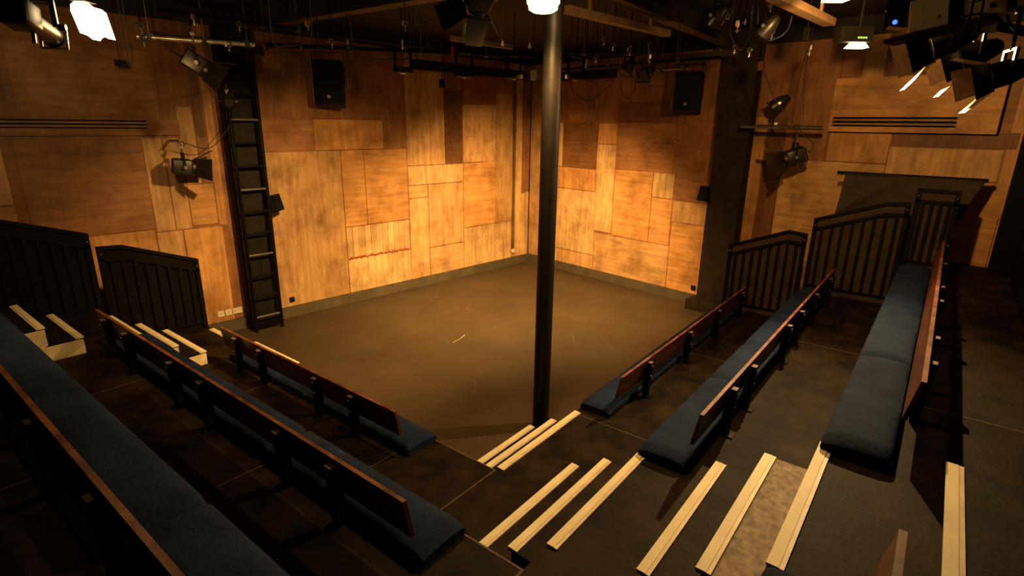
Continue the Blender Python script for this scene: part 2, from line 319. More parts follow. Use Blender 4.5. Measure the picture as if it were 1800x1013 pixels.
# ------------------------------------------------------------------ seating tiers
tier_lab = ['', 'lowest black L-shaped seating tier next to the stage floor', 'middle black L-shaped seating tier carrying the second bench rows', 'upper black L-shaped seating tier carrying the third bench rows', 'topmost black seating tier at the right edge of the view']
tiers = [None]
for k in (1, 2, 3, 4):
    e = .0015; b = MB()
    poly = [(X[k]-e, YE), (X[k]-e, Y[k]-e), (XE, Y[k]-e), (XE, Y[k+1]+e), (X[k+1]+e, Y[k+1]+e), (X[k+1]+e, YE)]
    b.prism(poly, .002, H[k]-.02); b.m = 1
    poly2 = [(X[k], YE), (X[k], Y[k]), (XE, Y[k]), (XE, Y[k+1]), (X[k+1]+.002, Y[k+1]+.002), (X[k+1]+.002, YE)]
    b.prism(poly2[:3]+[(XE, Y[k+1]+.002)]+poly2[4:], H[k]-.02, H[k])
    o = b.build('seating_tier', ['riser', 'tier']); tag(o, tier_lab[k], 'platform', 'stepped seating tiers'); tiers.append(o)
    z = H[k]
    def seam(a, c_): q = MB(); q.box((*a, z), (*c_, z+.0012)); q.build('board_seam', 'seam', o, label='worn reddish seam between floor boards')
    if k < 4:
        for xs in ((-5.70, -3.75), (-3.79,), (-5.72,))[k-1]: seam((xs-.004, Y[k+1]+.01), (xs+.004, Y[k]-.01))
        for ys in (-2.2, -4.0): seam((X[k+1]+.01, ys-.004), (X[k]-.01, ys+.004))
        seam((X[k+1]+.01, Y[k]-.006), (X[k]-.0, Y[k]+.006))
        seam((X[k]-.012, Y[k]+.007), (X[k]-.001, -3.9-.9*(k-1)))
b = MB(); b.prism([(XE+.002, -9.2), (-1.43, -9.2), (-1.11, -7.04), (XE+.002, -7.04)], .002, H[3]-.001)
tag(b.build('side_landing', 'tier'), 'black landing beyond the end of the upper right bench by the wall', 'landing')

# ------------------------------------------------------------------ steps with cream nosings
T_ = .2396; NW = .056
def nosing(b, ax, lo, hi, edge, z, wdt=NW):
    # a flat cream batten with a slightly raised back lip
    if ax == 'x':
        b.m = 0; b.box((lo, edge-wdt*.68, z), (hi, edge+.004, z+.012)); b.m = 1; b.box((lo, edge-wdt, z), (hi, edge-wdt*.681, z+.0095))
    else:
        b.m = 0; b.box((edge-wdt*.68, lo, z), (edge+.004, hi, z+.012)); b.m = 1; b.box((edge-wdt, lo, z), (edge-wdt*.681, hi, z+.0095))
def aisle_steps(k, x0, x1, label, worn=False, only_one=False):
    zb, zt = H[k-1], H[k]; r = (zt-zb)/3; y = Y[k]
    t = thing('step_unit', label, 'steps', (x0, y, zb))
    n = MB(); n.box((0, .003, .002), (x1-x0, 2*T_-.02, r-.022)); n.box((0, .003, r-.022), (x1-x0, T_-.02, 2*r-.022)); n.build('carcass', 'riser', t)
    n = MB(); n.box((0, T_-.018, r-.02), (x1-x0, 2*T_, r-.012)); n.build('tread', 'tier', t)
    n = MB(); n.box((0, .003, 2*r-.02), (x1-x0, T_, 2*r-.012)); n.build('tread', 'tread' if worn else 'tier', t, label='worn pale brown tread' if worn else None)
    n = MB(); nosing(n, 'x', 0, x1-x0, 2*T_, r-.012); n.build('nosing', ['nosing', 'nosing_edge'], t, label='cream painted nosing strip')
    n = MB(); nosing(n, 'x', 0, x1-x0, T_, 2*r-.012); n.build('nosing', ['nosing', 'nosing_edge'], t, label='cream painted nosing strip')
    n = MB(); nosing(n, 'x', x0, x1, y, zt+.0005); n.build('nosing', ['nosing', 'nosing_edge'], tiers[k], label='cream painted nosing strip')
    return t
aisle_steps(1, X[1]+.02, -5.6725, 'narrow black steps with cream edges beside the foot of the tall column')
aisle_steps(2, -7.524, -6.5066, 'black steps with cream edges climbing from the lowest to the middle tier')
aisle_steps(3, -7.537, -6.5238, 'black steps with a worn brown tread climbing to the upper tier', True)
aisle_steps(4, -7.63, -6.6185, 'black steps with one long cream edge at the right of the aisle')
def wall_steps(k, y0, y1, label):
    zb, zt = H[k-1], H[k]; r = (zt-zb)/3; x = X[k]
    t = thing('step_unit', label, 'steps', (x, y0, zb)); L = y1-y0
    n = MB(); n.box((.003, .014, .002), (2*T_-.02, L, r-.022)); n.box((.003, .014, r-.022), (T_-.02, L, 2*r-.022)); n.build('carcass', 'riser', t)
    n = MB(); n.box((.003, 0, .002), (2*T_-.002, .012, r-.012)); n.box((.003, 0, r-.012), (T_-.002, .012, 2*r-.012)); n.build('side_panel', 'white_ply', t, label='scuffed white side panel')
    n = MB(); n.box((T_-.018, 0, r-.02), (2*T_, L, r-.012)); n.build('tread', 'black', t)
    n = MB(); n.box((.003, 0, 2*r-.02), (T_, L, 2*r-.012)); n.build('tread', 'black', t)
    n = MB(); nosing(n, 'y', 0, L, 2*T_, r-.012); n.build('nosing', ['nosing', 'nosing_edge'], t, label='cream painted nosing strip')
    n = MB(); nosing(n, 'y', 0, L, T_, 2*r-.012); n.build('nosing', ['nosing', 'nosing_edge'], t, label='cream painted nosing strip')
    n = MB(); nosing(n, 'y', y0, y1, x, zt+.0005); n.build('nosing', ['nosing', 'nosing_edge'], tiers[k], label='cream painted nosing strip')
wall_steps(1, -1.34, -.355, 'cream edged steps by the left rail mostly hidden behind the front bench back')
wall_steps(2, -1.304, -.355, 'white sided steps by the left rail between front and second benches')
wall_steps(3, -1.262, -.355, 'white sided steps at the far left climbing to the upper tier')

# ------------------------------------------------------------------ benches
def cushion(axis, lo, hi, edge, z, label, group, depth=.29, h=.085):
    L = hi-lo; nx = max(6, int(L/.05)); ny = 8; b = MB()
    prof = []
    R_ = .03
    for k in range(5): t = math.pi/2*k/4; prof.append((R_-R_*math.sin(t), R_-R_*math.cos(t)))
    prof = [(R_, 0), (0.004, R_*.7), (0, h*.5), (.006, h-R_*.6), (R_*.8, h-.004)]
    sec = [(d, zz) for d, zz in prof]+[(depth*.25, h+.006), (depth*.5, h+.009), (depth*.75, h+.006)]+[(depth-d, zz) for d, zz in prof[::-1]]
    n = len(sec); rs = random.Random(hash(label) % 1000)
    ph = rs.random()*6
    for i in range(nx+1):
        u = i/nx; e = min(u, 1-u)*L; f = 1-max(0, 1-e/.03)**2*.35
        for (d, zz) in sec:
            dd = depth/2+(d-depth/2)*(1-.04*max(0, 1-e/.03)**2)
            cr = -.007*max(0, math.sin(u*L*8.5+ph))**14 if zz > h*.9 else 0
            wv = .003*math.sin(u*L*5.1+ph*2+d*9) if zz > h*.9 else 0
            b.v.append((lo-lo+u*L, -d, zz*f+cr+wv))
    for i in range(nx):
        for k in range(n-1): b.f.append([i*n+k, i*n+k+1, (i+1)*n+k+1, (i+1)*n+k])
        b.f.append([i*n+n-1, i*n, (i+1)*n, (i+1)*n+n-1])
    b.f.append(list(range(n))[::-1]); b.f.append([nx*n+k for k in range(n)])
    if axis == 'y':                   # rotate so the front edge faces +x
        b.v = [(p[1], p[0], p[2]) for p in b.v]; b.f = [f[::-1] for f in b.f]
    b.f = [f[::-1] for f in b.f]
    b.c = [(1, 1, 1, 0)]*len(b.f); b.mi = [0]*len(b.f)
    o = b.build('seat_cushion', 'cushion', loc=(lo, edge, z) if axis == 'x' else (edge, lo, z), smooth=True)
    return tag(o, label, 'cushion', group)
def backrest(axis, lo, hi, edge, z, posts, label, group):
    # local frame: along = u, behind = -d ; for 'y' benches u runs along +y and behind along -x
    t = thing('bench_back', label, 'bench back', (lo, edge, z) if axis == 'x' else (edge, lo, z), 0, group)
    S = (lambda u, d, zz: (u, -d, zz)) if axis == 'x' else (lambda u, d, zz: (-d, u, zz))
    def slab(b, u0, u1, dz):          # dz = list of (d, z) section, swept along u
        n = len(dz); b.add([S(u0, d, zz) for d, zz in dz]+[S(u1, d, zz) for d, zz in dz],
                           [tuple(range(n)), tuple(range(n, 2*n))[::-1]]+[(i, n+i, n+(i+1) % n, (i+1) % n) for i in range(n)])
    L = hi-lo
    b = MB(); b.m = 0; slab(b, 0, L, [(.293, .168), (.315, .168), (.353, .376), (.331, .376)])
    b.m = 1; slab(b, -.001, L+.001, [(.331, .376), (.353, .376), (.3535, .3795), (.3315, .3795)])
    b.build('backboard', ['mahogany', 'maho_edge'], t)
    for u in posts:
        u -= lo; p = MB()
        slab(p, u-.028, u+.028, [(.330, .0), (.372, .0), (.376, .10), (.392, .345), (.357, .345), (.322, .16)])
        po = p.build('post', 'iron', t)
        q = MB(); slab(q, u-.03, u+.03, [(.33, .001), (.405, .001), (.405, .010), (.33, .010)]); q.build('foot_plate', 'iron', po)
        q = MB(); slab(q, u-.026, u+.026, [(.357, .345), (.391, .345), (.391, .350), (.357, .350)]); q.build('end_cap', 'endcap', po, label='pale bare wood top end')
        for zz, dd in ((.315, .390), (.215, .383)):
            k = MB(); a = Vector(S(u, dd-.002, zz)); c = Vector(S(u, dd+.009, zz)); k.tube([a, (a+c)/2, c], [.0085, .0085, .004], 8); k.build('bolt', 'chrome', po)
    return t
GR = 'backrests of the right bank benches'; GL_ = 'backrests of the left bank benches'; GC = 'navy seat pads'
def segs(axis, edge, z, cuts, posts, labs, group):
    for i in range(len(cuts)-1):
        lo, hi = sorted((cuts[i], cuts[i+1])); e = .003
        backrest(axis, lo+e, hi-e, edge, z, [p for p in posts if lo < p < hi], labs[i], group)
segs('x', Y[1], H[1], (-2.02, -3.60, -5.53), (-2.22, -3.14, -4.04, -5.02),
     ['mahogany bench back of the right front row, far half by the lowest rail', 'mahogany bench back of the right front row, near half beside the column steps'], GR)
segs('x', Y[2], H[2], (-2.05, -3.58, -5.0, -6.48), (-2.45, -3.24, -3.94, -4.43, -5.50, -5.95),
     ['mahogany bench back of the second right row, far third against the rail', 'mahogany bench back of the second right row, middle third', 'mahogany bench back of the second right row, near third with pale top edge'], GR)
segs('x', Y[3], H[3], (-1.98, -3.6, -4.8, -6.35), (-2.09, -3.12, -4.11, -4.57, -5.49, -5.95),
     ['mahogany bench back of the third right row, far end under the tallest rail', 'mahogany bench back of the third right row, middle section', 'mahogany bench back of the third right row, near end beside the aisle'], GR)
segs('x', Y[3], H[3], (-7.60, -8.60), (-7.95, -8.35), ['short mahogany bench back at the bottom right corner of the view'], GR)
segs('y', X[1], H[1], (-1.37, -2.62, -4.06), (-1.71, -2.17, -3.07, -3.56),
     ['mahogany bench back of the left front row, far half near the wall steps', 'mahogany bench back of the left front row, near half beside the stage'], GL_)
segs('y', X[2], H[2], (-1.30, -2.55, -3.85, -5.285), (-1.55, -2.03, -2.88, -3.35, -4.28, -4.77),
     ['mahogany bench back of the second left row, far third by the white sided steps', 'mahogany bench back of the second left row, middle third', 'mahogany bench back of the second left row, near third towards the aisle'], GL_)
segs('y', X[3], H[3], (-3.2, -4.617, -6.2), (-3.6, -4.2, -4.93, -5.5),
     ['mahogany bench back of the third left row, far part cut by the left picture edge', 'mahogany bench back of the third left row, near part at the bottom left'], GL_)
def pads(axis, edge, z, cuts, labs):
    for i in range(len(cuts)-1):
        lo, hi = sorted((cuts[i], cuts[i+1])); cushion(axis, lo+.002, hi-.002, edge-.004, z, labs[i], GC)
pads('x', Y[1], H[1]+.001, (-2.0, -3.7, -5.60), ['navy seat pad of the right front row, far half', 'navy seat pad of the right front row, end by the column'])
pads('x', Y[2], H[2]+.001, (-2.0, -3.4, -4.36, -5.26, -6.545), ['navy seat pad of the second right row against the rail', 'navy seat pad of the second right row, second from the rail', 'navy seat pad of the second right row, third from the rail', 'navy seat pad of the second right row at the aisle end'])
pads('x', Y[3], H[3]+.001, (-2.0, -3.9, -5.27, -6.60), ['navy seat pad of the third right row under the tallest rail', 'navy seat pad of the third right row, middle one', 'navy seat pad of the third right row at the aisle end'])
pads('x', Y[3], H[3]+.001, (-7.60, -8.62), ['navy seat pad corner showing at the bottom edge beside the aisle steps'])
pads('x', Y[4], H[4]+.001, (-2.0, -4.4), ['navy seat pad on the topmost tier at the right picture edge'])
pads('y', X[1], H[1]+.001, (-1.36, -2.75, -4.12), ['navy seat pad of the left front row, far half', 'navy seat pad of the left front row, end by the stage'])
pads('y', X[2], H[2]+.001, (-1.32, -2.62, -3.95, -5.33), ['navy seat pad of the second left row beside the white sided steps', 'navy seat pad of the second left row, middle one', 'navy seat pad of the second left row at the aisle end'])
pads('y', X[3], H[3]+.001, (-1.28, -3.11, -4.82, -6.45), ['navy seat pad of the third left row by the far left steps', 'navy seat pad of the third left row, middle one', 'navy seat pad of the third left row at the bottom edge'])

# ------------------------------------------------------------------ rails at the tier ends
def rail(axis, c, pts_top, zb, nb, label, group, fill):
    # pts_top: (u, z) of the handrail from the low end to the high end; c: the fixed coordinate
    u0 = pts_top[0][0]
    P = (lambda u, z, d=0: (c+d, u, z)) if axis == 'y' else (lambda u, z, d=0: (u, c+d, z))
    base = P(u0, zb); t = thing('guard_rail', label, 'railing', base, 0, group); B = Vector(base)
    def loc(u, z, d=0): return tuple(Vector(P(u, z, d))-B)
    def ztop(u):
        for (a, za), (q, zq) in zip(pts_top, pts_top[1:]):
            if min(a, q)-1e-6 <= u <= max(a, q)+1e-6: return za+(zq-za)*(u-a)/(q-a)
        return pts_top[-1][1]
    def strip(b, ua, ub, za0, za1, zb0, zb1, d0, d1):
        b.add([loc(ua, za0, d0), loc(ub, zb0, d0), loc(ub, zb1, d0), loc(ua, za1, d0), loc(ua, za0, d1), loc(ub, zb0, d1), loc(ub, zb1, d1), loc(ua, za1, d1)],
              [(0, 1, 2, 3), (7, 6, 5, 4), (0, 4, 5, 1), (1, 5, 6, 2), (2, 6, 7, 3), (3, 7, 4, 0)])
    h = MB(); bd = MB(); lr = MB(); sh = MB(); br = MB()
    ue = pts_top[-1][0]
    for (a, za), (q, zq) in zip(pts_top, pts_top[1:]):
        strip(h, a, q, za-.028, za+.008, zq-.028, zq+.008, -.030, .022)
        strip(bd, a, q, za-.112, za-.018, zq-.112, zq-.018, -.008, .012)
        strip(lr, a, q, za-.148, za-.112, zq-.148, zq-.112, -.026, .018)
        strip(sh, a, q, zb+.1, za-.135, zb+.1, zq-.135, .004, .012)
    strip(br, u0, ue, zb+.075, zb+.10, zb+.075, zb+.10, -.018, .018)
    kb = MB(); strip(kb, u0, ue, zb+.003, zb+.074, zb+.003, zb+.074, .0, .016); kb.build('kerb_board', fill, t)
    h.build('handrail', 'iron', t); bd.build('top_board', fill, t); lr.build('upper_rail', 'iron', t); br.build('bottom_rail', 'iron', t); sh.build('infill_sheet', fill, t)
    for k in range(1, nb+1):
        u = u0+(ue-u0)*k/(nb+1); b = MB(); strip(b, u-.016, u+.016, zb+.10, ztop(u)-.135, zb+.10, ztop(u)-.135, -.024, -.002); b.build('baluster', 'iron', t)
    for u, ins in ((u0, 1), (ue, -1)):
        s = 1 if ue > u0 else -1; a = u; q = u+ins*s*.045
        b = MB(); strip(b, min(a, q), max(a, q), zb+.003, ztop(a)+.004, zb+.003, ztop(a)+.004, -.026, .026); po = b.build('post', 'iron', t)
        for zz in (ztop(u)-.07,):
            k = MB(); m_ = (a+q)/2; sgn = -1
            k.tube([loc(m_, zz, -.026), loc(m_, zz, -.031), loc(m_, zz, -.034)], [.007, .007, .003], 8); k.build('bolt', 'chrome', po)
    return t
GRR = 'black railings at the ends of the tiers'
xr = XE-.03
rail('y', xr, [(-4.745, 1.34), (-5.44, 1.62), (-5.655, 1.60)], H[1], 8, 'lowest black railing on the right, beside the wide pillar', GRR, 'infill')
rail('y', xr, [(-5.70, 1.80), (-6.40, 2.06), (-6.62, 2.075)], H[2], 8, 'middle black railing on the right with sloping top', GRR, 'infill')
rail('y', xr, [(-6.645, 2.24), (-7.03, 2.235)], H[3], 4, 'tallest short black railing on the right in front of the drape', GRR, 'infill')
yl = YE-.03
rail('x', yl, [(-6.765, 1.30), (-7.475, 1.575), (-7.70, 1.59)], H[1], 8, 'lower black railing on the left by the power sockets', GRR, 'riser')
rail('x', yl, [(-7.745, 1.735), (-8.40, 1.965), (-8.64, 2.0)], H[2], 8, 'upper black railing at the far left', GRR, 'riser')
rail('x', yl, [(-8.69, 2.18), (-9.5, 2.45)], H[3], 8, 'end of the highest black railing beyond the left picture edge', GRR, 'riser')
# draped batten behind the tall rail
dr = thing('hung_drape', 'black cloth hung from a batten behind the tallest right railing', 'drape', (-1.36, -5.9, 2.33))
b = MB(); b.box((-.02, -1.34, -.02), (.02, .12, .02)); b.build('batten', 'iron', dr)
b = MB(); nu, nv = 48, 22
for j in range(nv+1):
    v = j/nv
    for i in range(nu+1):
        u = i/nu; y = .02-1.34*u + .05*v*(1-u) + .34*v*u; dep = .15*math.sqrt(v)*(1-abs(math.sin(2.6*u+2.3*v-.3)))**2 + .06*v*(1-abs(math.sin(9*u-3*v+1)))**2 + .10*math.sqrt(v)*(1-abs(math.sin(5*u+4.5*v+.9)))**3
        b.v.append((-.03-.06*v-dep, y, -.0-v*.95))
for j in range(nv):
    for i in range(nu): b.f.append([j*(nu+1)+i, j*(nu+1)+i+1, (j+1)*(nu+1)+i+1, (j+1)*(nu+1)+i])
b.c = [(1, 1, 1, 0)]*len(b.f); b.mi = [0]*len(b.f)
o = b.build('cloth', 'cloth', dr, smooth=True); so = o.modifiers.new('thick', 'SOLIDIFY'); so.thickness = .004
b = MB(); b.box((-1.32, -7.63, H[3]+.002), (-1.20, -7.43, 4.1)); tag(b.build('steel_post', 'iron'), 'tall black post standing on the landing at the right edge', 'post')

# ------------------------------------------------------------------ column and beams
COLX, COLY = -5.41, -4.18
c = thing('support_column', 'tall slim black column standing between stage and seating', 'column', (COLX, COLY, 0))
b = MB(); b.tube([(0, 0, .002), (0, 0, 3.9)], .078, 28); b.build('shaft', 'black_gloss', c, smooth=True)
b = MB(); b.tube([(0, 0, 3.86), (0, 0, 3.93)], .13, 28); b.build('cap', 'black_gloss', c, smooth=True)
def beam(p, q, wd, z0, z1, m, label, flange=True, name='ceiling_beam', cat='beam'):
    p = Vector(p); q = Vector(q); d = (q-p); L = d.length; rz = math.atan2(d.y, d.x); b = MB()
    if flange: b.box((0, -wd/2, z0), (L, wd/2, z0+.02)); b.box((0, -.012, z0+.02), (L, .012, z1-.02)); b.box((0, -wd/2, z1-.02), (L, wd/2, z1))
    else:
        b.box((0, -wd/2, z0), (L, wd/2, z1))
        for f_ in (.2, .8): b.box((L*f_-.015, -.01, z1), (L*f_+.015, .01, ZC-.002))
    return tag(b.build(name, m, loc=(p.x, p.y, 0), rotz=rz), label, cat, None)
beam((-5.50, .40), (-5.41, -4.0), .16, 3.94, ZC-.005, 'beam', 'dark steel beam from the ladder pillar to the column')
beam((-.75, -4.1), (-5.25, -4.2), .16, 3.94, ZC-.005, 'beam', 'dark steel beam from the wide right pillar to the column')
beam((-5.55, -4.3), (-9.5, -7.9), .16, 3.94, ZC-.005, 'beam', 'dark steel beam running back over the aisle', True)
beam((-4.9, -3.95), (-3.15, -4.15), .09, 3.80, 3.86, 'timber', 'bare timber batten under the ceiling right of the column', False, 'timber_batten', 'batten')
beam((-4.75, -5.64), (-3.35, -5.78), .10, 3.74, 3.80, 'timber', 'bare timber batten under the ceiling by the orange lamp', False, 'timber_batten', 'batten')
beam((-4.55, -2.2), (-3.6, -2.33), .05, 3.74, 3.79, 'timber', 'thin bare timber batten over the stage left of the column', False, 'timber_batten', 'batten')
beam((-.62, -2.6), (-.86, -4.25), .14, 3.82, 3.90, 'beam', 'brown beam along the top of the right wall', False)

# ------------------------------------------------------------------ wall fittings
def vent(name, s0, s1, z0, z1, box, rz, sgn, label):
    t = thing(name, label, 'vent', WL(0, 0) if sgn > 0 else WR(0, 0), rz)
    a, c_ = (s0, s1) if sgn > 0 else (-s1, -s0); bx0, bx1, bz0, bz1, d = box
    if sgn < 0: bx0, bx1 = -bx1, -bx0
    b = MB(); b.cur = (*BRN, 1.) if sgn > 0 else (*ORG, 1.)
    b.box((bx0, .002, z1), (bx1, d, bz1)); b.box((bx0, .002, bz0), (bx1, d, z0))
    b.box((bx0, .002, z0), (a, d, z1)) if a-bx0 > .01 else None
    b.box((c_, .002, z0), (bx1, d, z1)) if bx1-c_ > .01 else None
    b.build('casing', 'ply', t, stain=True)
    b = MB(); b.box((a, .002, z0), (c_, .008, z1)); b.build('recess', 'black', t)
    for f in (.30, .72):
        zz = z0+(z1-z0)*f; b = MB(); b.cur = (.32, .19, .10, 1.); h = (z1-z0)*.13
        b.box((a, .010, zz-h), (c_, d-.002, zz+h*.6)); b.build('slat', 'ply', t, stain=True)
    return t
vent('wall_vent', 6.76, 8.9, 2.735, 2.83, (6.42, 8.92, 2.66, 2.84, .03), RZL, 1, 'long slotted timber vent high on the left wall')
vent('wall_vent', 5.63, 6.93, 2.885, 3.0, (5.60, 7.30, 2.82, 3.47, .10), RZR, -1, 'boxed timber vent high on the right wall above the drape')
def wallbox(name, s, z, wd, h, d, m, rz, sgn, label, cat, face=None, group=None):
    p = (WL if sgn > 0 else WR)(s, z, .0); t = thing(name, label, cat, p, rz, group)
    b = MB(); b.rbox((-wd/2, .001, -h/2), (wd/2, d, h/2), .004); b.build('plate', m, t)
    for kx in ((-1, 1) if face == 2 else (0,)):
        for dx, dz, ww, hh in ((0, .012, .005, .012), (-.012, -.010, .010, .005), (.012, -.010, .010, .005)):
            b = MB(); b.box((kx*.035+dx-ww/2, d, dz-hh/2), (kx*.035+dx+ww/2, d+.0012, dz+hh/2)); b.build('pin_slot', 'black', t)
    return t
wallbox('power_socket', 6.255, .28, .085, .085, .012, 'socket', RZL, 1, 'white wall socket nearest the left railing', 'socket', 1, 'row of white sockets')
wallbox('power_socket', 6.155, .28, .085, .085, .012, 'socket', RZL, 1, 'white wall socket in the middle of the row of three', 'socket', 1, 'row of white sockets')
wallbox('power_socket', 6.035, .28, .125, .085, .012, 'socket', RZL, 1, 'wider white double socket nearest the ladder', 'socket', 2, 'row of white sockets')
wallbox('power_socket', 5.25, .27, .075, .075, .02, 'black', RZL, 1, 'small black wall socket right of the ladder foot', 'socket', 1)
wallbox('power_socket', 3.92, .275, .075, .075, .02, 'black', RZR, -1, 'small black wall socket left of the wide right pillar', 'socket', 1)
b = MB(); b.tube([(0, .003, 0), (0, .02, 0)], .045, 14); b.tube([(0, .02, 0), (0, .03, 0)], .02, 10)
tag(b.build('cable_outlet', 'socket', loc=WL(.47, .29), rotz=RZL), 'round white outlet low in the far corner of the wall', 'outlet')
def speaker(p, rz, wd, h, d, tilt, label):
    t = thing('loudspeaker', label, 'loudspeaker', p, rz)
    T = Matrix.Rotation(math.radians(tilt), 4, 'X')
    b = MB(); b.rbox((-wd/2, -d, -h/2), (wd/2, 0, h/2), .018, T); b.build('cabinet', 'speaker', t, smooth=True)
    b = MB(); b.rbox((-wd/2+.018, .0, -h/2+.02), (wd/2-.018, .014, h/2-.02), .006, T); b.build('grille', 'grille', t)
    b = MB(); b.box((-.022, .014, -h*.36), (.022, .017, -h*.36+.045), T); b.build('badge', 'grey', t, label='small grey badge')
    b = MB(); b.box((wd/2-.002, -.02, -h/2+.02), (wd/2+.006, -.004, h/2-.02), T); b.build('edge_strip', 'grey', t)
    b = MB()
    for s in (-1, 1): b.box((s*(wd/2+.012)-.004, -d/2-.02, -.02), (s*(wd/2+.012)+.004, -d/2+.02, h/2+.10))
    b.box((-wd/2-.016, -d/2-.02, h/2+.092), (wd/2+.016, -d/2+.02, h/2+.10)); b.build('yoke', 'iron', t)
    return t
speaker(WL(4.60, 3.37, .40), RZL-.58, .40, .60, .30, 8, 'large black loudspeaker hung high on the left wall')
speaker(WR(3.66, 3.36, .40), RZR+.40, .42, .58, .30, 8, 'large black loudspeaker hung high on the right wall')
def monitor(p, rz, label):
    t = thing('small_monitor', label, 'loudspeaker', p, rz); T = Matrix.Rotation(math.radians(14), 4, 'X')
    b = MB(); b.prism([(-.085, -.13), (.085, -.13), (.095, 0), (-.095, 0)], -.115, .115, T); b.build('cabinet', 'speaker', t)
    b = MB(); b.rbox((-.085, .0, -.105), (.085, .012, .105), .008, T); b.build('grille', 'grille', t)
    b = MB(); b.box((-.02, -.22, -.02), (.02, -.10, .02)); b.build('bracket', 'iron', t); return t
monitor(WL(5.40, 1.77, .26), RZL+.75, 'small black monitor speaker beside the ladder')
monitor(WR(4.03, 1.87, .26), RZR-.35, 'small black monitor speaker beside the wide right pillar')
# scaffold ladder
lad = thing('scaffold_ladder', 'black tubular ladder standing against the left pillar', 'ladder', WL(0, 0), RZL)
for s in (5.555, 5.915):
    b = MB(); b.tube([(s, .30, .002), (s, .30, 3.75)], .024, 12); b.build('upright', 'iron', lad, smooth=True)
for k in range(13):
    z = .21+k*.294; b = MB(); b.tube([(5.57, .30, z), (5.90, .30, z)], .016, 10); b.build('rung', 'iron' if k % 3 else 'grey', lad, smooth=True)
b = MB(); b.box((5.53, .26, .08), (5.95, .33, .10)); b.tube([(5.93, .36, .3), (5.91, .34, .9), (5.93, .345, 1.5), (5.91, .34, 2.2)], .008, 6); b.build('strapping', 'iron', lad)

